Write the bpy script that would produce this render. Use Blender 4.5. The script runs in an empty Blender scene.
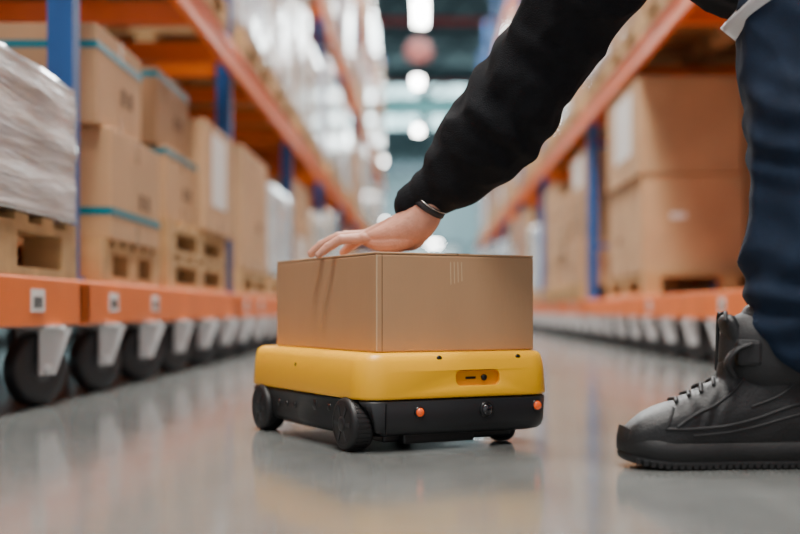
import bpy, bmesh, math, random
from mathutils import Vector, Matrix, noise, Euler
from mathutils.bvhtree import BVHTree
random.seed(7)
C = bpy.context
scene = C.scene

# ------------------------------------------------------------------ materials
def M(name, col, rough=.5, metal=0., var=0., nscale=8., bump=0., bscale=60., emit=None, estr=0., spec=None,
      stretch=(1,1,1), rvar=0., sss=0., sheen=0., coat=0.):
    m = bpy.data.materials.new(name); m.use_nodes = True
    nt = m.node_tree; b = nt.nodes['Principled BSDF']
    b.inputs['Base Color'].default_value = (*col, 1)
    b.inputs['Roughness'].default_value = rough
    b.inputs['Metallic'].default_value = metal
    if spec is not None: b.inputs['Specular IOR Level'].default_value = spec
    if sss: 
        b.inputs['Subsurface Weight'].default_value = sss
        b.inputs['Subsurface Radius'].default_value = (.01,.004,.002)
        b.inputs['Subsurface Scale'].default_value = 1.0
    if sheen: b.inputs['Sheen Weight'].default_value = sheen
    if coat: b.inputs['Coat Weight'].default_value = coat
    if emit:
        b.inputs['Emission Color'].default_value = (*emit, 1)
        b.inputs['Emission Strength'].default_value = estr
    tc = nt.nodes.new('ShaderNodeTexCoord'); mp = nt.nodes.new('ShaderNodeMapping')
    mp.inputs['Scale'].default_value = stretch
    nt.links.new(tc.outputs['Object'], mp.inputs['Vector'])
    if var or rvar:
        n = nt.nodes.new('ShaderNodeTexNoise'); n.inputs['Scale'].default_value = nscale
        n.inputs['Detail'].default_value = 5
        nt.links.new(mp.outputs[0], n.inputs['Vector'])
        if var:
            r = nt.nodes.new('ShaderNodeValToRGB')
            r.color_ramp.elements[0].position = .3; r.color_ramp.elements[1].position = .7
            r.color_ramp.elements[0].color = (*[max(0, c*(1-var)) for c in col], 1)
            r.color_ramp.elements[1].color = (*[min(1, c*(1+var)) for c in col], 1)
            nt.links.new(n.outputs['Fac'], r.inputs[0]); nt.links.new(r.outputs[0], b.inputs['Base Color'])
        if rvar:
            mr = nt.nodes.new('ShaderNodeMapRange')
            mr.inputs['To Min'].default_value = max(0, rough-rvar); mr.inputs['To Max'].default_value = rough+rvar
            nt.links.new(n.outputs['Fac'], mr.inputs[0]); nt.links.new(mr.outputs[0], b.inputs['Roughness'])
    if bump:
        n2 = nt.nodes.new('ShaderNodeTexNoise'); n2.inputs['Scale'].default_value = bscale
        n2.inputs['Detail'].default_value = 4
        nt.links.new(mp.outputs[0], n2.inputs['Vector'])
        bp = nt.nodes.new('ShaderNodeBump'); bp.inputs['Strength'].default_value = bump
        bp.inputs['Distance'].default_value = .01
        nt.links.new(n2.outputs['Fac'], bp.inputs['Height']); nt.links.new(bp.outputs[0], b.inputs['Normal'])
    return m

CARD = M('cardboard', (.47,.275,.145), .58, var=.08, nscale=4, bump=.05, bscale=150, stretch=(1,1,.25))
CARD2 = M('cardboard_aged', (.52,.315,.165), .7, var=.13, nscale=3, bump=.05, bscale=90)
CARD3 = M('cardboard_dark', (.36,.21,.105), .7, var=.13, nscale=3, bump=.05, bscale=90)
CARDHP = M('cardboard_highlight_print', (.62,.44,.27), .75)
CARDS = M('cardboard_seam', (.13,.07,.03), .8)
PTAPE = M('packing_tape', (.44,.28,.15), .22)
TEAL = M('teal_tape', (.0,.20,.26), .35)
WHITE = M('paper_label', (.8,.8,.78), .6)
INK = M('ink', (.02,.02,.025), .6)
WOOD = M('pallet_wood', (.52,.32,.14), .75, var=.22, nscale=6, bump=.15, bscale=30, stretch=(.3,2,2))
ORANGE = M('rack_orange', (.85,.165,.008), .40, var=.10, nscale=4)
BLUE = M('rack_blue', (.006,.085,.30), .4, var=.06)
WRAP = M('stretch_wrap', (.60,.61,.62), .2, var=.16, nscale=5, bump=.6, bscale=7, stretch=(.7,.7,6), coat=.5)
WRAP2 = M('stretch_wrap_warm', (.52,.43,.35), .25, var=.25, nscale=4, bump=.6, bscale=8, stretch=(.7,.7,5), coat=.4)
STEEL = M('zinc_steel', (.62,.63,.64), .45, .0)
CWHEEL = M('caster_rubber', (.03,.032,.036), .4, bump=.06, bscale=200)
RUBBER = M('rubber_black', (.010,.010,.011), .5, bump=.06, bscale=200)
YEL = M('robot_yellow', (1.0,.49,.0), .36, bump=.015, bscale=400)
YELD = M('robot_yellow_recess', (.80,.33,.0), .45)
BLK = M('robot_black', (.011,.012,.014), .38, bump=.05, bscale=500)
BLK2 = M('robot_deep_black', (.004,.004,.005), .3)
LENS = M('lens_glass', (.006,.006,.01), .06, coat=1)
AMBER = M('amber_lamp', (.75,.09,.01), .15, emit=(1,.12,.01), estr=.3, coat=.5)
SWEAT = M('sweatshirt_fabric', (.0058,.0068,.0090), .95, var=.25, nscale=60, bump=.4, bscale=450, spec=.25)
TROU = M('trouser_fabric', (.0058,.0155,.037), .85, var=.2, nscale=30, bump=.25, bscale=600, spec=.3)
REFL = M('reflective_band', (.62,.64,.66), .4)
SKIN = M('skin', (.60,.285,.195), .46, var=.12, nscale=35, bump=.14, bscale=220, sss=.08)
NAIL = M('fingernail', (.74,.45,.37), .3)
HAIR = M('hair', (.03,.018,.01), .6, bump=.5, bscale=60)
SHOE = M('shoe_leather', (.0085,.009,.0105), .52, var=.2, nscale=30, bump=.18, bscale=250)
SHOE2 = M('shoe_trim', (.012,.0125,.0145), .6, bump=.15, bscale=300)
SOLE = M('shoe_sole', (.0085,.009,.010), .55, bump=.1, bscale=120)
EYE = M('eye', (.7,.7,.68), .2); IRIS = M('iris', (.05,.03,.02), .2)
LIP = M('lip', (.5,.2,.17), .5)
LAMP = M('lamp_tube', (1,1,1), .5, emit=(1,1,.96), estr=42)
SKYL = M('daylight_window', (.8,.9,.9), .4, emit=(.55,.88,.92), estr=4.2)
RED = M('red_paint', (.5,.03,.03), .5)
CEIL = M('ceiling_sheet', (.07,.10,.115), .7, var=.1, nscale=.6)
WALL = M('wall_panel', (.17,.25,.27), .7, var=.08, nscale=.5)
TRUSS = M('truss_steel', (.06,.10,.12), .5)
GLASS = M('watch_metal', (.5,.48,.45), .25, .9)

FL = bpy.data.materials.new('polished_concrete'); FL.use_nodes = True
nt = FL.node_tree; b = nt.nodes['Principled BSDF']; L = nt.links.new
tc = nt.nodes.new('ShaderNodeTexCoord')
n1 = nt.nodes.new('ShaderNodeTexNoise'); n1.inputs['Scale'].default_value = 1.6; n1.inputs['Detail'].default_value = 8; n1.inputs['Roughness'].default_value=.65
n2 = nt.nodes.new('ShaderNodeTexNoise'); n2.inputs['Scale'].default_value = 26; n2.inputs['Detail'].default_value = 6
mp = nt.nodes.new('ShaderNodeMapping'); mp.inputs['Scale'].default_value = (1,.35,1)
L(tc.outputs['Object'], mp.inputs[0]); L(mp.outputs[0], n1.inputs['Vector']); L(tc.outputs['Object'], n2.inputs['Vector'])
r1 = nt.nodes.new('ShaderNodeValToRGB'); r1.color_ramp.elements[0].position=.35; r1.color_ramp.elements[1].position=.68
r1.color_ramp.elements[0].color=(.120,.128,.126,1); r1.color_ramp.elements[1].color=(.212,.222,.214,1)
L(n1.outputs['Fac'], r1.inputs[0])
mx = nt.nodes.new('ShaderNodeMix'); mx.data_type='RGBA'; mx.blend_type='MULTIPLY'; mx.inputs[0].default_value=.4
r2 = nt.nodes.new('ShaderNodeValToRGB'); r2.color_ramp.elements[0].position=.4; r2.color_ramp.elements[1].position=.6
r2.color_ramp.elements[0].color=(.75,.75,.75,1); r2.color_ramp.elements[1].color=(1,1,1,1)
L(n2.outputs['Fac'], r2.inputs[0]); L(r1.outputs[0], mx.inputs[6]); L(r2.outputs[0], mx.inputs[7])
L(mx.outputs[2], b.inputs['Base Color'])
mr = nt.nodes.new('ShaderNodeMapRange'); mr.inputs['To Min'].default_value=.05; mr.inputs['To Max'].default_value=.21
L(n1.outputs['Fac'], mr.inputs[0]); L(mr.outputs[0], b.inputs['Roughness'])
bp = nt.nodes.new('ShaderNodeBump'); bp.inputs['Strength'].default_value=.05; bp.inputs['Distance'].default_value=.004
L(n2.outputs['Fac'], bp.inputs['Height']); L(bp.outputs[0], b.inputs['Normal'])
b.inputs['Specular IOR Level'].default_value=.75

# ------------------------------------------------------------------ mesh builder
def catmull(P, sub):
    out=[]; n=len(P)
    for i in range(n-1):
        p0=P[max(i-1,0)]; p1=P[i]; p2=P[i+1]; p3=P[min(i+2,n-1)]
        for k in range(sub):
            t=k/sub
            out.append(tuple(.5*((2*b_)+(-a_+c_)*t+(2*a_-5*b_+4*c_-d_)*t*t+(-a_+3*b_-3*c_+d_)*t**3) for a_,b_,c_,d_ in zip(p0,p1,p2,p3)))
    out.append(tuple(P[-1])); return out

class MB:
    def __init__(s): s.v=[]; s.f=[]; s.m=[]; s.s=[]; s.xf=None
    def add(s, vs, fs, mi=0, smooth=False):
        o=len(s.v)
        for v in vs:
            v=Vector(v); s.v.append(tuple(s.xf@v) if s.xf else tuple(v))
        for f in fs: s.f.append([i+o for i in f]); s.m.append(mi); s.s.append(smooth)
    def box(s,x0,x1,y0,y1,z0,z1,mi=0,bev=0.):
        if bev<=0:
            vs=[(x,y,z) for z in (z0,z1) for y in (y0,y1) for x in (x0,x1)]
            s.add(vs,[(0,2,3,1),(4,5,7,6),(0,1,5,4),(2,6,7,3),(0,4,6,2),(1,3,7,5)],mi)
        else:
            bm=bmesh.new(); bmesh.ops.create_cube(bm,size=1)
            for v in bm.verts:
                v.co=Vector(((x0+x1)/2+v.co.x*(x1-x0),(y0+y1)/2+v.co.y*(y1-y0),(z0+z1)/2+v.co.z*(z1-z0)))
            bmesh.ops.bevel(bm,geom=bm.edges[:],offset=bev,segments=2,affect='EDGES',profile=.5)
            bm.verts.index_update()
            s.add([v.co.copy() for v in bm.verts],[[v.index for v in f.verts] for f in bm.faces],mi); bm.free()
    def lathe(s,c,ax,prof,mi=0,seg=28):
        c=Vector(c); ax=Vector(ax).normalized()
        r=Vector((0,0,1)) if abs(ax.z)<.9 else Vector((1,0,0))
        u=ax.cross(r).normalized(); w=ax.cross(u)
        vs=[];fs=[]
        for (rad,h) in prof:
            for k in range(seg):
                a=2*math.pi*k/seg
                vs.append(c+ax*h+u*(rad*math.cos(a))+w*(rad*math.sin(a)))
        for i in range(len(prof)-1):
            for k in range(seg):
                k2=(k+1)%seg
                fs.append((i*seg+k,i*seg+k2,(i+1)*seg+k2,(i+1)*seg+k))
        fs.append(list(range(seg))[::-1]); fs.append([ (len(prof)-1)*seg+k for k in range(seg)])
        s.add(vs,fs,mi,True)
    def cyl(s,p0,p1,r0,r1=None,mi=0,seg=16):
        p0=Vector(p0);p1=Vector(p1); r1=r0 if r1 is None else r1
        s.lathe(p0,p1-p0,[(r0,0),(r1,(p1-p0).length)],mi,seg)
    def loft(s,pts,rad,ref=(0,1,0),seg=24,sub=5,mi=0,cap=True,disp=None):
        rad=[(r,r) if not isinstance(r,(tuple,list)) else r for r in rad]
        P=[Vector(p[:3]) for p in catmull([tuple(p) for p in pts],sub)]; R=catmull(rad,sub)
        ref=Vector(ref)
        n=len(P)
        fr=[]
        for i in range(n):
            t=(P[min(i+1,n-1)]-P[max(i-1,0)]).normalized()
            w=(ref-t*ref.dot(t)).normalized(); nn=t.cross(w); fr.append((t,w,nn))
        seq=[]
        if cap:
            for a in (80,60,35,15):
                a=math.radians(a); t,w,nn=fr[0]; seq.append((P[0]-t*(min(R[0])*math.sin(a)),w,nn,R[0][0]*math.cos(a),R[0][1]*math.cos(a)))
        for i in range(n): seq.append((P[i],fr[i][1],fr[i][2],R[i][0],R[i][1]))
        if cap:
            for a in (15,35,60,80):
                a=math.radians(a); t,w,nn=fr[-1]; seq.append((P[-1]+t*(min(R[-1])*math.sin(a)),w,nn,R[-1][0]*math.cos(a),R[-1][1]*math.cos(a)))
        vs=[];fs=[]
        for (p,w,nn,ra,rb) in seq:
            for k in range(seg):
                a=2*math.pi*k/seg; vs.append(p+w*(ra*math.cos(a))+nn*(rb*math.sin(a)))
        for i in range(len(seq)-1):
            for k in range(seg):
                k2=(k+1)%seg; fs.append((i*seg+k,i*seg+k2,(i+1)*seg+k2,(i+1)*seg+k))
        fs.append(list(range(seg))[::-1]); fs.append([(len(seq)-1)*seg+k for k in range(seg)])
        s.add(vs,fs,mi,True)
    def ell(s,c,r,mi=0,rot=None,seg=20):
        bm=bmesh.new(); bmesh.ops.create_uvsphere(bm,u_segments=seg,v_segments=seg//2+2,radius=1)
        R=rot or Matrix.Identity(3)
        bm.verts.index_update()
        s.add([Vector(c)+R@Vector((v.co.x*r[0],v.co.y*r[1],v.co.z*r[2])) for v in bm.verts],[[v.index for v in f.verts] for f in bm.faces],mi,True); bm.free()
    def rings(s,rs,mi=0,smooth=True):
        n=len(rs[0]); vs=[p for r in rs for p in r]; fs=[]
        for i in range(len(rs)-1):
            for k in range(n):
                k2=(k+1)%n; fs.append((i*n+k,i*n+k2,(i+1)*n+k2,(i+1)*n+k))
        s.add(vs,fs,mi,smooth)
        s.add(rs[0][::-1],[list(range(n))],mi); s.add(rs[-1],[list(range(n))],mi)
    def obj(s,name,mats,parent=None,remesh=0,smooth_it=0):
        me=bpy.data.meshes.new(name); me.from_pydata(s.v,[],s.f)
        for m in mats: me.materials.append(m)
        me.polygons.foreach_set('material_index',s.m); me.polygons.foreach_set('use_smooth',s.s)
        bm=bmesh.new(); bm.from_mesh(me); bmesh.ops.recalc_face_normals(bm,faces=bm.faces[:]); bm.to_mesh(me); bm.free()
        me.update()
        o=bpy.data.objects.new(name,me); scene.collection.objects.link(o)
        if parent: o.parent=parent
        if remesh:
            md=o.modifiers.new('rm','REMESH'); md.mode='VOXEL'; md.voxel_size=remesh; md.use_smooth_shade=True
            if smooth_it:
                md=o.modifiers.new('sm','SMOOTH'); md.factor=.5; md.iterations=smooth_it
            bake(o)
        return o

def bake(o):
    C.view_layer.update()
    dg=C.evaluated_depsgraph_get()
    me=bpy.data.meshes.new_from_object(o.evaluated_get(dg))
    mats=[m for m in o.data.materials]
    o.modifiers.clear(); o.data=me
    if len(me.materials)==0:
        for m in mats: me.materials.append(m)
    return o
def empty(name,loc=(0,0,0),rz=0):
    e=bpy.data.objects.new(name,None); e.location=loc; e.rotation_euler=(0,0,rz); scene.collection.objects.link(e); e.empty_display_size=.1; return e
def displace(o,fn):
    me=o.data
    ns=[v.normal.copy() for v in me.vertices]
    for v,nn in zip(me.vertices,ns): v.co+=nn*fn(v.co,nn)
    for p in me.polygons: p.use_smooth=True
    me.update()

# ------------------------------------------------------------------ room shell
Y0,Y1=-4.,60.; XL,XR=-8.,8.5; ZC=12.
mb=MB(); mb.box(XL,XR,Y0,Y1,-.1,0,0); mb.obj('floor',[FL])
mb=MB(); mb.box(XL,XR,Y0,Y1,ZC,ZC+.15,0); mb.obj('ceiling',[CEIL])
mb=MB(); mb.box(XL-.2,XL,Y0,Y1,0,ZC,0); mb.obj('wall_left',[WALL])
mb=MB(); mb.box(XR,XR+.2,Y0,Y1,0,ZC,0); mb.obj('wall_right',[WALL])
mb=MB(); mb.box(XL,XR,Y1,Y1+.2,0,ZC,0)
mb.obj('wall_back',[WALL])
for i,(a,b_) in enumerate([(-7,-3.6),(-3.2,-.2),(.2,3.2),(3.6,7.)]):
    mb=MB(); mb.box(a,b_,Y1-.05,Y1-.01,9.3,11.5,0)
    for k in range(4):
        x=a+(b_-a)*k/3; mb.box(x-.05,x+.05,Y1-.1,Y1-.05,9.25,11.55,1)
    for z in (9.25,10.35,11.5): mb.box(a,b_,Y1-.1,Y1-.05,z,z+.08,1)
    mb.obj('window_%d'%(i+1),[SKYL,TRUSS])
DOORM=M('dock_door',(.55,.6,.6),.5)
for i,x in enumerate((-3.2,0.3,3.8)):
    mb=MB(); mb.box(x-1.3,x+1.3,Y1-.12,Y1-.02,0,3.4,0)
    for k in range(8): mb.box(x-1.3,x+1.3,Y1-.15,Y1-.12,.05+k*.42,.09+k*.42,1)
    mb.box(x-1.45,x-1.3,Y1-.2,Y1-.02,0,3.55,1); mb.box(x+1.3,x+1.45,Y1-.2,Y1-.02,0,3.55,1); mb.box(x-1.45,x+1.45,Y1-.2,Y1-.02,3.4,3.6,1)
    mb.obj('door_%d'%(i+1),[DOORM,TRUSS])
for i,y in enumerate([14,21,28,35,42,49,56]):
    mb=MB()
    mb.box(XL+.02,XR-.02,y-.12,y+.12,11.3,11.6,0); mb.box(XL+.02,XR-.02,y-.12,y+.12,9.9,10.15,0)
    n=14
    for k in range(n):
        xa=XL+.1+(XR-XL-.2)*k/n; xb=XL+.1+(XR-XL-.2)*(k+1)/n
        za,zb=(10.1,11.35) if k%2 else (11.35,10.1)
        mb.cyl((xa,y,za),(xb,y,zb),.07,mi=0,seg=8)
    mb.obj('roof_truss',[TRUSS])
for y in (26,38,48.5):
    mb=MB(); mb.cyl((XL+.15,y,9.4),(XR-.15,y,9.4),.11,mi=0,seg=10); mb.obj('sprinkler_pipe',[RED])
def pendant(x,y,z,ln=1.6,w=.42):
    mb=MB()
    mb.box(x-w/2,x+w/2,y-ln/2,y+ln/2,z,z+.04,0); mb.box(x-w/2-.04,x+w/2+.04,y-ln/2-.04,y+ln/2+.04,z+.04,z+.16,1)
    mb.box(x-w/2-.04,x-w/2,y-ln/2-.04,y+ln/2+.04,z-.04,z+.04,1);mb.box(x+w/2,x+w/2+.04,y-ln/2-.04,y+ln/2+.04,z-.04,z+.04,1)
    for s in (-1,1): mb.cyl((x,y+s*ln*.4,z+.16),(x,y+s*ln*.4,ZC-.01),.012,mi=1,seg=6)
    mb.obj('pendant_light',[LAMP,TRUSS])
for (x,y,z,l,w_) in [(-.12,31,7.9,2.6,.32),(-.25,41,8.,1.6,.3),(-.3,46,8.,1.8,.3),(-.3,52,8.,1.8,.3),(-2.5,41.5,7.9,2,.4),(-1.9,50.5,6.5,2,.4),(2.6,36,8,2,.4),(3.2,46,8,2,.4),(-5,33,8,2,.4),(-.1,21,8,2,.4),(-.1,11,8,2,.4),(-.1,2,8,2,.4),(.9,54,5.3,1.5,.4),(.4,54,3.2,1.2,.5),(-1.9,54,4.2,1.2,.4)]:
    pendant(x,y,z,l,w_)
mb=MB(); mb.lathe((-.15,29,6.5),(0,0,1),[(.05,-.3),(.28,-.22),(.36,0),(.25,.2),(.06,.3)],0,20); mb.cyl((-.15,29,6.75),(-.15,29,ZC-.01),.02,mi=1)
mb.obj('hanging_fan_heater',[M('heater_pink',(.6,.2,.18),.5),TRUSS])
mb=MB(); mb.box(-6,6,39,39.3,6.6,7.1,0); mb.box(-6,6,44,44.2,5.2,5.6,1); mb.box(-4.2,-3.9,39,39.3,0,6.6,0); mb.box(4,4.3,39,39.3,0,6.6,0); mb.box(-4.2,-3.9,44,44.2,0,5.2,1); mb.box(4,4.3,44,44.2,0,5.2,1)
mb.obj('overhead_gantry',[M('teal_paint',(.08,.35,.36),.5),TRUSS])

# ------------------------------------------------------------------ racks (posts stand on the rolling platforms)
XFL=-.93; XFR=1.225
def rack(side,ys,levels,depth=1.08):
    xf=XFL if side<0 else XFR
    mb=MB()
    def bx(a,b_,y0,y1,z0,z1,mi):
        x0,x1=xf+side*a,xf+side*b_
        mb.box(min(x0,x1),max(x0,x1),y0,y1,z0,z1,mi)
    top=levels[-1]+1.6
    for y in ys:
        for a in (.038,depth-.11):
            bx(a,a+.07,y-.035,y+.035,.321,top,0)
            bx(a-.01,a+.09,y-.055,y+.055,.321,.333,0)
        z=.72
        while z<top-.6:
            bx(.10,depth-.10,y-.012,y+.012,z,z+.03,0); z+=.78
    for z in levels:
        for i in range(len(ys)-1):
            ya,yb=ys[i],ys[i+1]
            for a in (.0,depth-.036):
                bx(a,a+.036,ya,yb,z,z+.045,1); bx(a+.008,a+.03,ya,yb,z+.045,z+.085,1); bx(a,a+.036,ya,yb,z+.085,z+.13,1)
            nb=3
            for k in range(nb+1):
                y=ya+.19+(yb-ya-.38)*k/nb
                bx(.036,depth-.036,y-.035,y+.035,z+.03,z+.12,1)
    return mb.obj('storage_rack',[BLUE,ORANGE])
ysL=[.6,3.33,6.0,8.7,11.4,14.1,16.8,19.5,22.2,24.9,27.6]
ysR=[-.9,1.7,4.35,9.3,13.2,16.2,19.2,22.2,25.2,28.2]
rack(-1,ysL,[1.41,2.95,4.45]); rack(1,ysR,[1.655,3.2,4.7])

def caster(mb,x,y,ang,r=.092):
    ax=Vector((math.cos(ang),math.sin(ang),0)); fw=Vector((-math.sin(ang),math.cos(ang),0))
    c=Vector((x,y,r))
    mb.lathe(c,ax,[(r*.62,-.026),(r*.9,-.026),(r*.99,-.016),(r,0),(r*.99,.016),(r*.9,.026),(r*.62,.026)],2,26)
    mb.lathe(c,ax,[(r*.18,-.03),(r*.52,-.022),(r*.62,-.024),(r*.62,.024),(r*.52,.022),(r*.18,.03)],6,20)
    top=Vector((x,y,.199))+fw*.03
    for s in (-1,1):
        o=ax*(.037*s); t=ax*(.003)
        A=[c+o+fw*.028+Vector((0,0,-.014)),c+o-fw*.026+Vector((0,0,-.014)),top+o-fw*.055-Vector((0,0,.006)),top+o+fw*.055-Vector((0,0,.006))]
        mb.add([p-t for p in A]+[p+t for p in A],[(0,1,2,3),(4,7,6,5),(0,4,5,1),(1,5,6,2),(2,6,7,3),(3,7,4,0)],3)
        mb.lathe(c+o*1.05,ax*s,[(.014,0),(.014,.006),(.008,.009)],3,12)
    mb.cyl(top-Vector((0,0,.012)),top,.05,mi=3,seg=16)
    mb.box(x-.06,x+.06,y-.06,y+.06,.194,.2,3)

def platform(side,y0,y1,labels=()):
    xf=(XFL if side<0 else XFR)
    x0,x1=sorted((xf,xf+side*1.08))
    mb=MB()
    mb.box(x0+.01,x1-.01,y0+.03,y1-.03,.285,.318,0)
    for (a,b_) in ((x0,x0+.05),(x1-.05,x1)):
        mb.box(a,b_,y0,y1,.2,.32,0,.006)
    mb.box(x0,x1,y0,y0+.04,.2,.31,0); mb.box(x0,x1,y1-.04,y1,.2,.31,0)
    n=max(2,int((y1-y0)/.46)); sp=(y1-y0)/n
    for k in range(n):
        y=y0+sp*(k+.5)
        for xx in (xf+side*.045,xf+side*.98):
            caster(mb,xx,y,random.uniform(.45,.95)*side)
    for yl in labels:
        xx=xf-side*.002
        mb.box(min(xx,xf),max(xx,xf),yl-.05,yl+.05,.235,.29,4)
        for q in range(7):
            w=.004+.004*(q%3)
            xx2=xf-side*.003
            mb.box(min(xx2,xf),max(xx2,xf),yl-.035+q*.01,yl-.035+q*.01+w*.7,.245,.272,5)
    mb.obj('rolling_platform_cart',[ORANGE,STEEL,CWHEEL,STEEL,WHITE,INK,HUB])
HUB=M('caster_hub',(.07,.073,.08),.4)
for i in range(len(ysL)-1):
    ya,yb=ysL[i]-.045,ysL[i+1]-.055
    platform(-1,ya,yb,(1.2,2.0,2.88) if i==0 else [ya+.3,ya+.85] if i<6 else ())
for i in range(len(ysR)-1):
    platform(1,ysR[i]-.045,ysR[i+1]-.055,[ysR[i]+.6,ysR[i]+2.2] if i<6 else ())

# ------------------------------------------------------------------ goods
def pallet(x0,x1,y0,y1,z,h=.14):
    mb=MB(); z+=.001
    t=.02
    for k in range(6):
        y=y0+(y1-y0-.09)*k/5; mb.box(x0,x1,y,y+.09,z+h-t,z+h,0)
    for k in range(3):
        x=x0+(x1-x0-.1)*k/2
        mb.box(x,x+.1,y0,y1,z+h-2*t,z+h-t,0); mb.box(x,x+.1,y0,y1,z,z+t,0)
        for q in range(3):
            y=y0+(y1-y0-.13)*q/2; mb.box(x,x+.1,y,y+.13,z+t,z+h-2*t,0)
    return mb.obj('wooden_pallet',[WOOD])
def carton(x0,x1,y0,y1,z0,z1,side=-1,mat=None,teal=(),label=False,tape=True,rot=0,marks=True):
    cx,cy=(x0+x1)/2,(y0+y1)/2; mb=MB(); z0+=.003
    hx,hy,h=(x1-x0)/2,(y1-y0)/2,z1-z0
    mb.box(-hx,hx,-hy,hy,0,h,0,.004)
    e=.0015
    mb.box(-hx+.004,hx-.004,-.002,.002,h-.001,h+e*.4,3)
    if tape:
        mb.box(-hx,hx,-.025,.025,h,h+e*.6,1)
        for s in (-1,1): mb.box(s*hx-e*.6,s*hx+e*.6,-.025,.025,h-.07,h+e*.6,1); 
        mb.box(-hx-e*.6,hx+e*.6,-.025,.025,0,.06,1)
    for tz in teal:
        mb.box(-hx-e,hx+e,-hy-e,hy+e,tz-.012,tz+.012,2)
    f=-side
    if label:
        xa=f*hx; mb.box(min(xa,xa+f*e),max(xa,xa+f*e),-hy*.55,hy*.45,h*.25,h*.92,4)
    elif marks:
        xa=f*hx
        for (ya,za,w,hh) in ((hy*.35,h*.35,.05,.05),(hy*.35-.09,h*.35,.05,.05)):
            mb.box(min(xa,xa+f*e),max(xa,xa+f*e),ya,ya+w,za,za+hh,3)
        mb.box(-hx*.3-.04,-hx*.3+.05,-hy-e,-hy,h*.55,h*.55+.035,4)
    o=mb.obj('cardboard_box',[mat or CARD2,PTAPE,TEAL,CARDS,WHITE])
    o.location=(cx,cy,z0); o.rotation_euler=(0,0,rot); return o
def wrapped(x0,x1,y0,y1,z0,z1,mat=None,amp=.008,res=.05,layers=3):
    z0+=.003
    nx,ny,nz=[max(3,int(d/res)) for d in (x1-x0,y1-y0,z1-z0)]
    mb=MB()
    def grid(fn,nu,nv):
        vs=[fn(i/nu,j/nv) for j in range(nv+1) for i in range(nu+1)]
        fs=[(j*(nu+1)+i,j*(nu+1)+i+1,(j+1)*(nu+1)+i+1,(j+1)*(nu+1)+i) for j in range(nv) for i in range(nu)]
        mb.add(vs,fs,0,True)
    dx,dy,dz=x1-x0,y1-y0,z1-z0
    grid(lambda u,v:(x0,y0+u*dy,z0+v*dz),ny,nz); grid(lambda u,v:(x1,y0+u*dy,z0+v*dz),ny,nz)
    grid(lambda u,v:(x0+u*dx,y0,z0+v*dz),nx,nz); grid(lambda u,v:(x0+u*dx,y1,z0+v*dz),nx,nz)
    grid(lambda u,v:(x0+u*dx,y0+v*dy,z0),nx,ny); grid(lambda u,v:(x0+u*dx,y0+v*dy,z1),nx,ny)
    o=mb.obj('shrink_wrapped_load',[mat or WRAP])
    bm=bmesh.new(); bm.from_mesh(o.data); bmesh.ops.remove_doubles(bm,verts=bm.verts[:],dist=.0005)
    bmesh.ops.recalc_face_normals(bm,faces=bm.faces[:]); bm.normal_update()
    for v in bm.verts:
        zz=(v.co.z-z0)/dz
        bul=.5+.5*math.cos((zz*layers*2-1)*math.pi)
        if v.co.z>z0+.001 :
            n_=noise.noise(v.co*5)*amp + noise.noise(Vector((v.co.x*2,v.co.y*2+v.co.z*6,v.co.z*26)))*amp*.6
            v.co+=v.normal*(n_-.005*(1-bul) -.004)
    bm.to_mesh(o.data); bm.free(); return o

# -- near left bay (hand placed)
pallet(-1.95,-.935,2.15,3.22,.32,.145)
wrapped(-1.93,-.925,2.2,3.20,.468,.83,WRAP,amp=.006,res=.015,layers=3)
pallet(-1.95,-.95,3.52,4.30,.32,.13)
carton(-1.50,-.94,3.60,4.25,.45,.79,-1,CARD2,teal=(.085,),marks=True)
carton(-1.48,-.97,3.55,4.10,.79,1.09,-1,CARD2,teal=(.235,))
carton(-1.93,-1.54,3.6,4.25,.45,.95,-1,CARD3)
pallet(-1.95,-.95,4.45,5.72,.32,.13); pallet(-1.95,-.95,4.45,5.72,.45,.13)
carton(-1.52,-.97,4.50,5.10,.58,.86,-1,CARD2,teal=(.255,))
carton(-1.47,-1.0,4.48,5.07,.86,1.15,-1,CARD3,teal=(.26,))
carton(-1.42,-.94,5.14,5.86,.58,1.06,-1,CARD2,label=True)
carton(-1.95,-1.54,4.55,5.7,.58,1.1,-1,CARD3)
pallet(-1.95,-.94,6.1,7.2,.32,.13)
carton(-1.5,-.94,6.15,7.15,.45,1.09,-1,CARD2)
carton(-1.95,-1.52,6.2,7.15,.45,1.0,-1,CARD3)
pallet(-1.95,-.94,7.35,8.5,.32,.13)
wrapped(-1.9,-.94,7.4,8.45,.452,1.03,WRAP,res=.06)
# -- right bay boxes
pallet(1.26,2.25,6.9,8.3,.32,.135)
carton(1.26,1.86,6.98,8.2,.455,1.03,1,CARD2)
carton(1.24,1.84,6.96,8.15,1.03,1.60,1,CARD2,label=True)
carton(1.88,2.28,7.0,8.2,.455,1.03,1,CARD3)
carton(1.86,2.26,7.0,8.2,1.03,1.52,1,CARD3)

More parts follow.
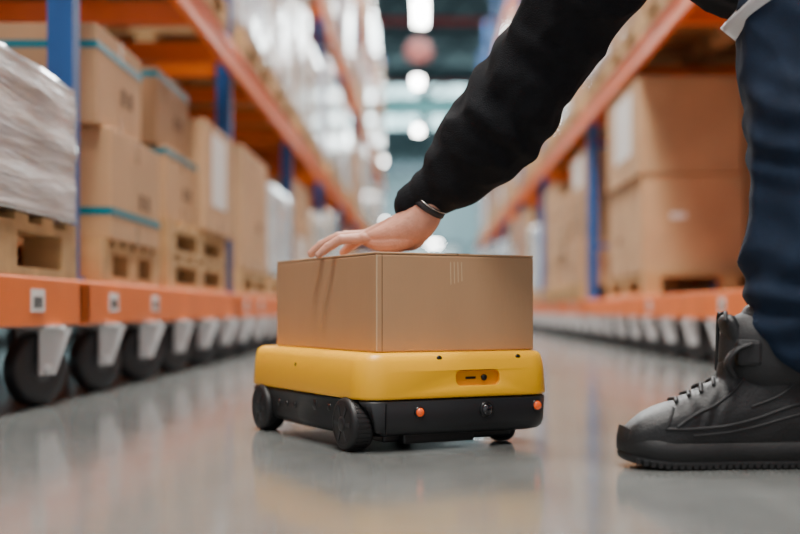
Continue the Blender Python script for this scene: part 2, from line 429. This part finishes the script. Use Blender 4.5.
def fill(side,ya,yb,z,hmax,seed,wrapf=.5,skip=0.):
    rnd=random.Random(seed); xf=XFL if side<0 else XFR
    y=ya+.06
    while y<yb-.8:
        ln=rnd.uniform(.95,1.2); 
        if y+ln>yb-.02: break
        if rnd.random()<skip: y+=ln+.1; continue
        xa,xb=sorted((xf-side*.01,xf+side*1.0))
        pallet(xa,xb,y,y+ln,z,.13)
        zt=z+.13; h=rnd.uniform(.65,1.0)*hmax
        if rnd.random()<wrapf:
            xa,xb=sorted((xf+side*rnd.uniform(-.02,.02),xf+side*.98))
            wrapped(xa,xb,y+.02,y+ln-.02,zt+.002,zt+h,rnd.choice([WRAP,WRAP,WRAP2]),res=.08)
        else:
            nl=rnd.choice([2,2,3]); hh=h/nl
            for k in range(nl):
                split=rnd.random()<.5
                in0=rnd.uniform(-.01,.04)
                xa,xb=sorted((xf+side*in0,xf+side*.98))
                if split:
                    ym=y+ln*rnd.uniform(.4,.6)
                    carton(xa,xb,y+.03,ym-.005,zt+k*hh,zt+(k+1)*hh,side,rnd.choice([CARD2,CARD3,CARD]))
                    if k<nl-1 or rnd.random()<.6: carton(xa,xb,ym+.005,y+ln-.03,zt+k*hh,zt+(k+1)*hh,side,rnd.choice([CARD2,CARD3]))
                else: carton(xa,xb,y+.03,y+ln-.03,zt+k*hh,zt+(k+1)*hh,side,rnd.choice([CARD2,CARD3,CARD]),label=rnd.random()<.3)
        y+=ln+rnd.uniform(.02,.10)
for i in range(len(ysL)-1):
    ya,yb=ysL[i]+.05,ysL[i+1]-.05
    if ya>8: fill(-1,ya,yb,.32,.85,100+i,.5)
    if ya>5.5: fill(-1,ya,yb,1.54,1.2,200+i,.75)
    elif ya>3: fill(-1,ya+1.2,yb,1.54,.8,200+i,.0)
    if ya>5: fill(-1,ya,yb,3.08,1.2,300+i,.6)
    if ya>8: fill(-1,ya,yb,4.58,1.2,350+i,.6)
for i in range(len(ysR)-1):
    ya,yb=ysR[i]+.05,ysR[i+1]-.05
    if ya>9: fill(1,ya,yb,.32,1.15,400+i,.6)
    if ya>4: fill(1,ya,yb,1.785,1.2,500+i,.3)
    if ya>4: fill(1,ya,yb,3.33,1.2,600+i,.4)

# ------------------------------------------------------------------ robot
TH=math.radians(28); K=(-.106,1.99,0)
robot=empty('delivery_robot',K,TH)
W,LN=.388,.56
def rrect(z,ins,r,w=W,l=LN,n=8):
    pts=[]; r=max(r-ins,.004)
    for (cx,cy,a0) in ((w-ins-r,ins+r,-90),(w-ins-r,l-ins-r,0),(ins+r,l-ins-r,90),(ins+r,ins+r,180)):
        for k in range(n+1):
            a=math.radians(a0+90*k/n); pts.append((cx+r*math.cos(a),cy+r*math.sin(a),z))
    return pts
RC=.050
mb=MB(); mb.rings([rrect(z,i,RC) for z,i in ((.0885,.004),(.090,.001),(.093,0),(.135,.003),(.152,.006),(.160,.009),(.1645,.014),(.1664,.020),(.1665,.03))],0)
shell=mb.obj('shell',[YEL,YELD])
cut=MB()
def stadium(cx,cz,w,h,y0,y1,n=10):
    pts=[]
    r=min(w,h)/2*.75
    for (sx,sz,a0) in ((1,-1,-90),(1,1,0),(-1,1,90),(-1,-1,180)):
        for k in range(n+1):
            a=math.radians(a0+90*k/n); pts.append((cx+sx*(w/2-r)+(r*math.cos(a)),cz+sz*(h/2-r)+r*math.sin(a)))
    return [[(x,y,z) for x,z in pts] for y in (y0,y1)]
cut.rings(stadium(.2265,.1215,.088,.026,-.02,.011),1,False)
co=cut.obj('cutter',[YEL,YELD])
md=shell.modifiers.new('b','BOOLEAN'); md.object=co; md.operation='DIFFERENCE'; md.solver='EXACT'
bake(shell); bpy.data.objects.remove(co)
md=shell.modifiers.new('bev','BEVEL'); md.width=.0015; md.segments=2; md.limit_method='ANGLE'; md.angle_limit=.9
shell.parent=robot
mb=MB(); mb.rings([rrect(z,i,RC) for z,i in ((.024,.030),(.027,.014),(.034,.006),(.045,.003),(.0835,.001),(.0865,.004))],0)
base=mb.obj('chassis',[BLK])
cut=MB()
for yy in (.062,.47):
    cut.lathe((-.03,yy,.046),(1,0,0),[(.0525,0),(.0525,.072)],0,40)
co=cut.obj('cutter',[BLK]); md=base.modifiers.new('b','BOOLEAN'); md.object=co; md.operation='DIFFERENCE'; md.solver='EXACT'
bake(base); bpy.data.objects.remove(co); base.parent=robot
mb=MB()
mb.rings([rrect(z,i,RC) for z,i in ((.080,.012),(.092,.012))],0)
mb.box(.06,W-.07,.04,LN-.04,.012,.030,0,.004)
mb.box(.09,.23,.022,.05,.010,.03,0,.003)
mb.obj('underbody',[BLK2],robot)
mb=MB()
def bigwheel(xx,yy,sx,r=.046):
    ax=Vector((sx,0,0))
    mb.lathe((xx,yy,r),ax,[(.02,-.022),(r*.93,-.022),(r*.99,-.016),(r,-.006),(r,.006),(r*.985,.013),(r*.93,.018),(r*.84,.019)],0,48)
    mb.lathe((xx,yy,r),ax,[(r*.84,.010),(r*.84,.0165),(r*.78,.020),(r*.70,.0165),(r*.3,.0165),(r*.27,.021),(r*.2,.022)],1,40)
    for k in range(6):
        a=k*math.pi/3; c=Vector((xx+sx*.0185,yy+math.cos(a)*r*.5,r+math.sin(a)*r*.5))
        d=Vector((0,math.cos(a),math.sin(a)));p=Vector((0,-math.sin(a),math.cos(a)))
        vs=[c-d*r*.2-p*.0025,c+d*r*.22-p*.004,c+d*r*.22+p*.004,c-d*r*.2+p*.0025]
        mb.add([v-ax*.004 for v in vs]+[v+ax*.0015 for v in vs],[(0,1,2,3),(4,7,6,5),(0,4,5,1),(1,5,6,2),(2,6,7,3),(3,7,4,0)],1)
    for k in range(36):
        a=k*2*math.pi/36; c=Vector((xx-sx*.002,yy+math.cos(a)*r,r+math.sin(a)*r))
        d=Vector((0,math.cos(a),math.sin(a)))*.0008;p=Vector((0,-math.sin(a),math.cos(a)))*.0022
        h=ax*.012
        vs=[c-p-h-d,c+p-h-d,c+p+h-d,c-p+h-d]; 
        mb.add(vs+[v+2*d for v in vs],[(0,1,2,3),(4,7,6,5),(0,4,5,1),(1,5,6,2),(2,6,7,3),(3,7,4,0)],0)
for yy in (.062,.47): bigwheel(.012,yy,-1)
for yy in (.075,.47):
    mb.lathe((.318,yy,.026),(1,0,0),[(.012,-.019),(.022,-.018),(.0255,-.012),(.026,0),(.0255,.012),(.022,.018),(.012,.019)],0,30)
mb.obj('wheels',[RUBBER,BLK],robot)
mb=MB()
def button(x,z,r,yf,mi_r,mi_c,d=.004):
    mb.lathe((x,yf,z),(0,-1,0),[(r*1.35,-.004),(r*1.35,d*.5),(r*1.15,d)],mi_r,24)
    mb.lathe((x,yf,z),(0,-1,0),[(r,-.002),(r,d*1.05),(r*.8,d*1.7),(r*.35,d*2.1)],mi_c,24)
button(.110,.066,.0075,.002,0,2); button(.243,.066,.0105,.002,0,1); button(.349,.069,.008,.004,0,2)
for x,z in ((.152,.156),(.312,.156)): mb.lathe((x,.0085,z),(0,-1,0),[(.0055,-.004),(.0055,.001),(.003,.0015)],0,16)
mb.lathe((.2265+.016,.0105,.1215),(0,-1,0),[(.0055,-.002),(.0055,.003),(.004,.004)],0,16)
mb.box(.206,.226,.0100,.0118,.1195,.1235,0)
for yy,z,r in ((.135,.07,.0055),(.20,.07,.008),(.30,.062,.0045),(.34,.062,.0045),(.38,.062,.0045)):
    mb.lathe((.002,yy,z),(-1,0,0),[(r*1.3,-.004),(r*1.3,.001),(r,.0025)],0,20)
mb.lathe((.004,.30,.137),(-1,0,0),[(.0045,-.004),(.0045,.0005),(.003,.001)],0,16)
mb.box(.046,.0475,.0,.0022,.03,.083,0)
mb.obj('fittings',[BLK2,LENS,AMBER],robot)

# carried box
bw,bl=.320,.475; BX,BY=.05,.045
Cn=Vector(K)+Matrix.Rotation(TH,3,'Z')@Vector((BX,BY,0)); ZT=.340; ZB=.1668
mb=MB(); h=ZT-ZB
mb.box(0,bw,0,bl,0,h-.004,0,.003)
for (a,b_) in ((.0,bw/2-.0012),(bw/2+.0012,bw)): mb.box(a,b_,0.,bl,h-.0038,h,0,.0012)
mb.box(bw/2-.024,bw/2+.024,.0,bl,h,h+.0006,2)
mb.box(-.0004,.0016,-.0004,.0016,.003,h-.005,1)  # paler strip paints a highlight along the near vertical edge
mb.box(.010,.0112,-.0004,.001,.002,h-.005,3)
for k in range(4):
    x=.145+k*.0075; z0=h-.055; 
    vs=[(x,-.0005,z0+.002*k),(x+.0016,-.0005,z0+.002*k),(x+.0006,-.0005,z0+.04),(x-.001,-.0005,z0+.04)]
    mb.add(vs+[(a,.001,c) for a,b_,c in vs],[(0,1,2,3),(4,7,6,5),(0,4,5,1),(1,5,6,2),(2,6,7,3),(3,7,4,0)],1)
cb=mb.obj('carried_cardboard_box',[CARD,CARDHP,PTAPE,CARDS]); cb.location=(Cn.x,Cn.y,ZB); cb.rotation_euler=(0,0,TH)

# ------------------------------------------------------------------ worker
worker=empty('warehouse_worker',(0.7,2.0,0)); 
C.view_layer.update()
def wp(o): 
    o.parent=worker; o.matrix_parent_inverse=worker.matrix_world.inverted(); return o

mb=MB()
arm=[(-.022,2.205,.433),(.010,2.19,.452),(.050,2.17,.480),(.115,2.14,.550),(.168,2.11,.622),(.226,2.07,.715),(.285,2.02,.80),(.37,1.98,.90),(.44,2.03,.96)]
mb.loft(arm,[.036,.044,.061,.083,.086,.086,.089,.095,.11],ref=(0,1,0),seg=36,sub=6)
armR=[(.44,2.2,.97),(.49,2.30,.97),(.60,2.39,.97),(.72,2.41,.95),(.80,2.37,.88),(.87,2.32,.80)]
mb.loft(armR,[.10,.09,.082,.075,.058,.042],ref=(0,0,1),seg=28,sub=5)
mb.loft([(.90,2.03,.87),(.80,2.04,.89),(.68,2.05,.888),(.55,2.08,.93),(.45,2.11,.98),(.385,2.13,1.01)],[(.175,.125),(.18,.14),(.175,.165),(.19,.165),(.165,.12),(.075,.07)],ref=(0,1,0),seg=40,sub=6)
sw=mb.obj('sweatshirt',[SWEAT],remesh=.006,smooth_it=6)
def cloth(p,n,amp=.007,f=9):
    q=Vector((p.x*f,p.y*f,p.z*f)); w=noise.noise(q*1.0)
    r=1-abs(noise.noise(q*1.3+Vector((3,1,7))))*2
    r2=1-abs(noise.noise(Vector((q.x*2.2+5,q.y*2.2,q.z*2.2))))*2
    return amp*(w*.8+ (r-.5)*.9+(r2-.5)*.35)
fd=Vector((.60,-.28,.75)).normalized()
def swd(p,n):
    s=(p-Vector((-.02,2.2,.43))).dot(fd)
    k=min(1,max(.25,s/.15))
    ph=noise.noise(p*8)*2.2
    fold=math.sin((s*95)+ph*2.4+p.dot(Vector((25,0,-18))))
    m=math.exp(-((s-.26)/.10)**2)*.0048+math.exp(-((s-.05)/.05)**2)*.0028
    return cloth(p,n,.0095*k,8)+fold*m
displace(sw,swd); wp(sw)
mb=MB()
cdir=Vector((.032,-.015,.019)).normalized()
w0=Vector((-.030,2.209,.428))
mb.loft([w0,w0+cdir*.010,w0+cdir*.03,w0+cdir*.045],[.036,.038,.040,.038],ref=(0,1,0),seg=72,sub=3,cap=False)
o=mb.obj('cuff_left',[SWEAT])
displace(o,lambda p,n:.0007*math.sin(math.atan2((p-w0).z,(p-w0).y)*36)); wp(o)
mb=MB(); mb.loft([(.86,2.327,.81),(.885,2.31,.785)],[.042,.038],seg=32,sub=3,cap=False); wp(mb.obj('cuff_right',[SWEAT]))
mb=MB(); mb.loft([(.865,2.03,.873),(.905,2.03,.865)],[(.18,.135),(.172,.128)],ref=(0,1,0),seg=48,sub=3,cap=True); wp(mb.obj('waistband',[SWEAT]))

# ---- trousers
mb=MB()
legL=[(.580,1.85,.210),(.590,1.85,.250),(.600,1.852,.33),(.604,1.855,.43),(.612,1.862,.53),(.622,1.88,.64),(.640,1.90,.72),(.70,1.93,.80),(.78,1.95,.87)]
mb.loft(legL,[(.082,.094),(.090,.100),(.094,.108),(.098,.110),(.106,.118),(.112,.126),(.118,.142),(.12,.14),(.12,.12)],ref=(0,1,0),seg=40,sub=6)
legR=[(1.13,2.18,.17),(1.10,2.18,.27),(1.03,2.175,.40),(.965,2.165,.52),(.935,2.15,.64),(.92,2.13,.76),(.90,2.11,.85)]
mb.loft(legR,[.088,.095,.098,.105,.115,.12,.12],ref=(0,1,0),seg=36,sub=6)
mb.loft([(.80,2.03,.86),(.90,2.03,.86),(.96,2.03,.84)],[(.15,.12),(.175,.14),(.13,.11)],ref=(0,1,0),seg=40,sub=6)
mb.loft([(.612,1.85,.27),(.605,1.85,.225),(.615,1.85,.195)],[(.088,.092),(.090,.094),(.080,.078)],ref=(0,1,0),seg=36,sub=5)
tr=mb.obj('trousers',[TROU],remesh=.006,smooth_it=6)
def trd(p,n):
    low=math.exp(-((p.z-.26)/.07)**2); kn=math.exp(-((p.z-.50)/.09)**2)
    ph=noise.noise(p*6)*3
    vert=noise.noise(Vector((p.x*16,p.y*16,p.z*2.5)))*.006
    return cloth(p,n,.009,7)+math.sin(p.z*110+ph*2+p.x*30)*(.005*low+.0035*kn)+vert
displace(tr,trd); wp(tr)
mb=MB()
tt=Vector((-.74,0,.67))
c0=Vector((.635,1.895,.800))
mb.loft([c0,c0+tt*.045],[(.126,.190),(.130,.192)],ref=(0,1,0),seg=64,sub=4,cap=False)
o=mb.obj('reflective_band',[REFL]); displace(o,lambda p,n:noise.noise(p*9)*.004); wp(o)

# ---- shoes
def shoe(ax,ay,rz,tag):
    st=[(-.062,.022,.10,.03),(-.052,.036,.145,.018),(-.02,.044,.172,.014),(.02,.046,.176,.012),(.055,.046,.168,.012),(.085,.047,.150,.012),(.115,.049,.130,.012),(.148,.053,.112,.012),(.178,.055,.098,.012),(.206,.053,.087,.014),(.228,.046,.074,.018),(.243,.034,.060,.022),(.251,.018,.048,.026)]
    stc=catmull(st,5)
    mb=MB(); rs=[]
    for (x,hw,tp,bt) in stc:
        ring=[]; cz=(tp+bt)/2; hz=(tp-bt)/2
        for k in range(32):
            a=2*math.pi*k/32; c,s=math.cos(a),math.sin(a)
            zz=cz+hz*math.copysign(abs(s)**.8,s)
            narrow=1-.40*max(0,(zz-.08)/.10) if zz>.08 else 1
            ring.append((x,hw*narrow*math.copysign(abs(c)**.62,c),zz))
        rs.append(ring)
    mb.rings(rs,0)
    mb.loft([(.012,0,.10),(.010,0,.15),(.006,0,.185),(.004,0,.215)],[(.042,.060),(.043,.060),(.047,.063),(.049,.066)],ref=(0,1,0),seg=36,sub=5)
    mb.loft([(.088,0,.135),(.080,0,.165),(.076,0,.195),(.086,0,.222)],[(.028,.016),(.031,.016),(.034,.016),(.032,.012)],ref=(0,1,0),seg=20,sub=4)
    up=mb.obj('shoe_upper_'+tag,[SHOE],remesh=.003,smooth_it=5)
    displace(up,lambda p,n:noise.noise(p*28)*.0018+ (math.sin(p.x*210+noise.noise(p*20)*3)*.0014*math.exp(-((p.x-.13)/.04)**2) if p.z>.07 else 0))
    bm=bmesh.new(); bm.from_mesh(up.data); bvh=BVHTree.FromBMesh(bm); bm.free()
    parts=[up]
    xs=[(-.072,.006),(-.066,.028),(-.045,.043),(0,.047),(.05,.047),(.09,.049),(.13,.055),(.17,.058),(.205,.056),(.232,.044),(.249,.025),(.256,.006)]
    xs=catmull(xs,4)
    out=[(x,w) for x,w in xs]+[(x,-w) for x,w in xs[::-1]]
    def so(z,g,toe):
        r=[]
        for x,w in out:
            zz=z+toe*max(0,(x-.16)/.095)**2+ (.010*max(0,(-.02-x)/.05) if z>.03 else 0)
            cx=(x-.092)*(1+g/.165)+.092; r.append((cx,w*(1+g/.05),zz))
        return r
    mb=MB(); mb.rings([so(0.0,-.006,.012),so(.004,-.002,.012),so(.011,.000,.012),so(.0125,-.0015,.012),so(.0145,-.0015,.012),so(.016,.0008,.012),so(.030,.0002,.016),so(.036,-.0015,.020),so(.040,-.004,.024)],0)
    for k in range(28):
        x=-.056+k*.0106; 
        w=[ww for xx,ww in xs if xx<=x][-1]
        toe=.012*max(0,(x-.16)/.095)**2
        for s in (-1,1): mb.box(x,x+.006,s*w*.98-.0020,s*w*.98+.0020,.002+toe,.0105+toe,0)
    s_=mb.obj('shoe_sole_'+tag,[SOLE]); parts.append(s_)
    mb=MB()
    def line(P,r,mi=0):
        for sy in (-1,1):
            pr=[]
            for (x,z) in catmull(P,8):
                loc,nn,ii,dd=bvh.ray_cast(Vector((x,.12*sy,z)),Vector((0,-sy,0)))
                if loc: pr.append(loc+nn*r*.15)
            if len(pr)>3: mb.loft(pr,[r]*len(pr),ref=(0,0,1),seg=8,sub=1,mi=mi)
    line([(-.05,.105),(.0,.095),(.05,.078),(.10,.066),(.15,.062),(.19,.062)],.0026)
    line([(-.045,.090),(.0,.080),(.05,.066),(.10,.056),(.15,.052)],.0020)
    line([(.045,.185),(.06,.150),(.085,.120),(.115,.098),(.15,.082),(.175,.065)],.0028)
    line([(.178,.092),(.185,.078),(.192,.062)],.0024)
    line([(-.03,.17),(-.01,.135),(.02,.11),(.06,.095)],.0022)
    for k in range(5):
        x=.088+.019*k; pr=[]
        for q in range(-5,6):
            yy=q*.0048
            loc,nn,ii,dd=bvh.ray_cast(Vector((x+abs(q)*.0012,yy,.3)),Vector((0,0,-1)))
            if loc: pr.append(loc+nn*.002)
        if len(pr)>3: mb.loft(pr,[.0032]*len(pr),ref=(1,0,0),seg=8,sub=2,mi=1)
    mb.loft([(.022,0,.158),(.018,0,.190)],[(.053,.078),(.054,.079)],ref=(0,1,0),seg=40,sub=3,mi=1,cap=True)
    mb.box(.045,.085,.030,.052,.155,.196,0,.007)
    mb.loft([(.066,.045,.188),(.088,.052,.180),(.100,.048,.160),(.090,.044,.142)],[(.012,.004)]*4,ref=(0,1,0),seg=12,sub=4,mi=1)
    mb.loft([(-.060,0,.06),(-.057,0,.10),(-.062,0,.15),(-.068,0,.185)],[(.018,.006)]*4,ref=(0,1,0),seg=14,sub=4,mi=1)
    parts.append(mb.obj('shoe_trim_'+tag,[SHOE2,SHOE2]))
    for p in parts:
        p.data.transform(Matrix.Translation((ax,ay,0))@Matrix.Rotation(rz,4,'Z')); wp(p)
shoe(.551,1.85,math.pi+.03,'left')
shoe(1.12,2.18,math.pi-.05,'right')

# ---- hands
def hand(xform,tag,mirror=1):
    """local: a=fingers dir, b=towards little finger, c=up(back of hand); palm contact at c=0"""
    def T(p): return xform@Vector((p[0],p[1]*mirror,p[2]))
    R3=xform.to_3x3()
    side=(R3@Vector((0,mirror,0))).normalized()
    mb=MB()
    def lf(P,R,seg=16,sub=5): mb.loft([T(p) for p in P],R,ref=side,seg=seg,sub=sub)
    lf([(-.058,-.002,.118),(-.030,0,.090),(-.008,.001,.063),(.016,.002,.044),(.045,.003,.0345),(.072,.003,.033),(.092,.002,.033)],
       [(.026,.021),(.028,.024),(.033,.033),(.040,.035),(.043,.0285),(.042,.019),(.037,.011)],seg=36)
    lf([(.014,.016,.026),(.034,.022,.0205),(.060,.026,.0205),(.082,.027,.025)],[.018,.0195,.0170,.012])
    lf([(.004,-.012,.036),(.026,-.024,.026),(.052,-.028,.024)],[.018,.020,.016])
    F={'index':([(.062,-.022,.035),(.094,-.031,.033),(.137,-.047,.032),(.164,-.056,.020),(.182,-.062,.0095)],[.011,.0118,.0104,.0096,.0078]),
       'middle':([(.064,-.007,.037),(.099,-.009,.035),(.149,-.015,.035),(.180,-.020,.022),(.201,-.023,.0095)],[.011,.0122,.0107,.0098,.0080]),
       'ring':([(.062,.010,.035),(.094,.0140,.033),(.141,.023,.031),(.170,.030,.018),(.189,.034,.004)],[.011,.0116,.0103,.0094,.0076]),
       'little':([(.056,.027,.031),(.084,.038,.028),(.117,.055,.025),(.137,.065,.013),(.151,.072,-.001)],[.010,.0104,.0090,.0083,.0067])}
    for k,(P,R) in F.items():
        lf(P,R)
        for j,rr in ((1,1.06),(2,1.08),(3,1.04)):
            mb.ell(T(P[j])+(R3@Vector((0,0,.001))),(R[j]*rr,)*3)
        p0=Vector((.024,P[1][1]*.45,.071)); p1=Vector(P[1])+Vector((-.004,0,.0095))
        lf([p0,(p0+p1)/2+Vector((0,0,.001)),p1],[.003,.004,.005],seg=8,sub=3)
    lf([(.014,-.020,.036),(.040,-.047,.028),(.072,-.070,.019),(.098,-.084,.012)],[.018,.0145,.0122,.0092])
    o=mb.obj('hand_'+tag,[SKIN],remesh=.0014,smooth_it=9)
    inv=xform.inverted()
    def hd(p,n):
        q=inv@p; d=0
        for (P,R) in F.values():
            for j in (2,3):
                dx=q.x-P[j][0]; dy=q.y*mirror-P[j][1]
                if abs(dx)<.008 and abs(dy)<R[j]*1.1 and q.z>P[j][2]-.002:
                    d-=.0006*max(0,math.cos(dx*1500))*math.exp(-(dx/.004)**2)
        return noise.noise(p*70)*.0006+noise.noise(p*300)*.00012+d
    displace(o,hd); wp(o)
    mb=MB()
    def nail(p3,p4,r):
        d=(p4-p3).normalized(); up=side.cross(d)
        if up.dot(R3@Vector((0,0,1)))<0: up=-up
        sd=up.cross(d).normalized(); up=d.cross(sd)
        if up.dot(R3@Vector((0,0,1)))<0: up=-up; sd=-sd
        mb.ell(p4-d*.0005+up*(r*.78),(.0064,.0054,.0016),0,Matrix((d,sd,up)).transposed(),16)
    for k,(P,R) in F.items(): nail(T(P[-2]),T(P[-1]),R[-1])
    nail(T((.072,-.070,.019)),T((.098,-.084,.012)),.0095)
    wp(mb.obj('nails_'+tag,[NAIL]))
a=Vector((-.89,.456,0)); b_=Vector((-.456,-.89,0)); c=Vector((0,0,1))
XF=Matrix.Translation((-.012,2.19,ZT+.0015))@Matrix((a,b_,c)).transposed().to_4x4()@Matrix.Diagonal((1.10,1.06,1.06,1))
hand(XF,'left',1)
d=Vector((.10,-.05,-.2)).normalized()
outw=Vector((.1,1,.1)); outw=(outw-d*outw.dot(d)).normalized(); bb=outw.cross(d)
XF2=Matrix.Translation(Vector((.885,2.235,.775)))@Matrix((d,bb,outw)).transposed().to_4x4()
hand(XF2,'right',1)
mb=MB()
A=XF@Vector((-.040,0,.105)); B=XF@Vector((-.022,0,.080)); dd=(B-A).normalized()
wc=XF@Vector((-.022,.0005,.0815))
mb.loft([wc-dd*.006,wc+dd*.006],[(.0325,.0295),(.0335,.031)],ref=b_,seg=36,sub=2,mi=0,cap=False)
mb.loft([wc-dd*.007,wc-dd*.005],[(.0335,.0305),(.034,.031)],ref=b_,seg=36,sub=2,mi=1,cap=False)
nn=dd.cross(b_).normalized(); nn=nn if nn.z>0 else -nn
mb.lathe(wc+nn*.028,nn,[(.015,-.002),(.016,.004),(.014,.007)],1,28)
wp(mb.obj('wrist_watch',[INK,GLASS]))

# ---- head
hf=Vector((-.80,.0,-.60)).normalized(); hu=Vector((-.60,0,.80)); hs=hf.cross(hu)
HX=Matrix.Translation((.235,2.13,1.10))@Matrix((hf,hs,hu)).transposed().to_4x4()
mb=MB(); mb.xf=HX
mb.ell((-.012,0,.035),(.098,.076,.090)); mb.ell((.025,0,-.035),(.066,.060,.075)); mb.ell((.058,0,-.085),(.030,.034,.024))
mb.ell((.055,0,.02),(.045,.058,.05))
mb.loft([(.088,0,.012),(.100,0,-.010),(.110,0,-.028)],[.008,.010,.012],seg=14); mb.ell((.095,.010,-.032),(.010,.007,.007)); mb.ell((.095,-.010,-.032),(.010,.007,.007))
mb.ell((.088,0,-.058),(.012,.022,.006)); mb.ell((.086,0,-.066),(.012,.019,.006))
for s in (-1,1):
    mb.ell((.080,s*.031,.026),(.016,.022,.007)); mb.ell((.068,s*.042,-.022),(.02,.018,.016))
    mb.ell((-.005,s*.077,-.008),(.017,.007,.030))
mb.loft([(-.02,0,-.06),(-.055,0,-.115),(-.10,0,-.155)],[.056,.056,.064],seg=28)
hd=mb.obj('head',[SKIN],remesh=.003,smooth_it=4); wp(hd)
mb=MB(); mb.xf=HX
for s in (-1,1):
    mb.ell((.083,s*.031,.008),(.012,.013,.009),0); mb.ell((.0935,s*.031,.006),(.003,.005,.005),1); 
    mb.loft([(.096,s*.016,.030),(.098,s*.032,.034),(.088,s*.048,.029)],[.003,.0035,.002],seg=8,mi=2)
mb.loft([(.094,-.02,-.062),(.101,0,-.0615),(.094,.02,-.062)],[.003,.004,.003],seg=8,mi=3)
wp(mb.obj('face_features',[EYE,IRIS,HAIR,LIP]))
mb=MB(); mb.xf=HX
mb.ell((-.022,0,.050),(.100,.082,.086)); mb.ell((-.055,0,.0),(.068,.074,.07)); mb.ell((.03,0,.095),(.055,.06,.035))
hr=mb.obj('hair',[HAIR],remesh=.005,smooth_it=2); displace(hr,lambda p,n:noise.noise(p*60)*.004); wp(hr)

# ------------------------------------------------------------------ lights
def area(x,y,z,sx,sy,p,col=(1,.98,.95),rot=(0,0,0)):
    l=bpy.data.lights.new('ceiling_lamp','AREA'); l.shape='RECTANGLE'; l.size=sx; l.size_y=sy; l.energy=p; l.color=col
    o=bpy.data.objects.new('ceiling_lamp_light',l); o.location=(x,y,z); o.rotation_euler=rot; scene.collection.objects.link(o)
area(-.6,-1.0,7.6,2,2,680,(1,.95,.88),rot=(math.radians(8),0,0))  # fill lamp added behind the camera, tilted forward to brighten the box front
area(-.1,2.8,7.8,1.2,2.5,680,(1,.96,.90))
area(-.1,9,7.8,1.5,3,880,(1,.98,.94))
area(-.1,16,7.8,1.5,4,1000,(1,.99,.96))
area(-.1,24,7.8,1.5,4,1050,(.95,1,1))
area(0,33,7.8,3,5,1400,(.88,.98,1))
area(0,45,7.8,3,6,1700,(.85,.98,1))
area(0,55,8,6,3,1600,(.85,.98,1))
w=bpy.data.worlds.new('world'); scene.world=w; w.use_nodes=True
bg=w.node_tree.nodes['Background']; bg.inputs[0].default_value=(.93,.97,1,1); bg.inputs[1].default_value=.72

# ------------------------------------------------------------------ camera
cam=bpy.data.cameras.new('camera'); co=bpy.data.objects.new('camera',cam); scene.collection.objects.link(co)
co.location=(0,0,.24); co.rotation_euler=(math.radians(90),0,0)
cam.lens=54; cam.sensor_width=36; cam.shift_x=-25/800; cam.shift_y=43/800
cam.dof.use_dof=True; cam.dof.focus_distance=2.03; cam.dof.aperture_fstop=1.9
cam.clip_end=200
scene.camera=co
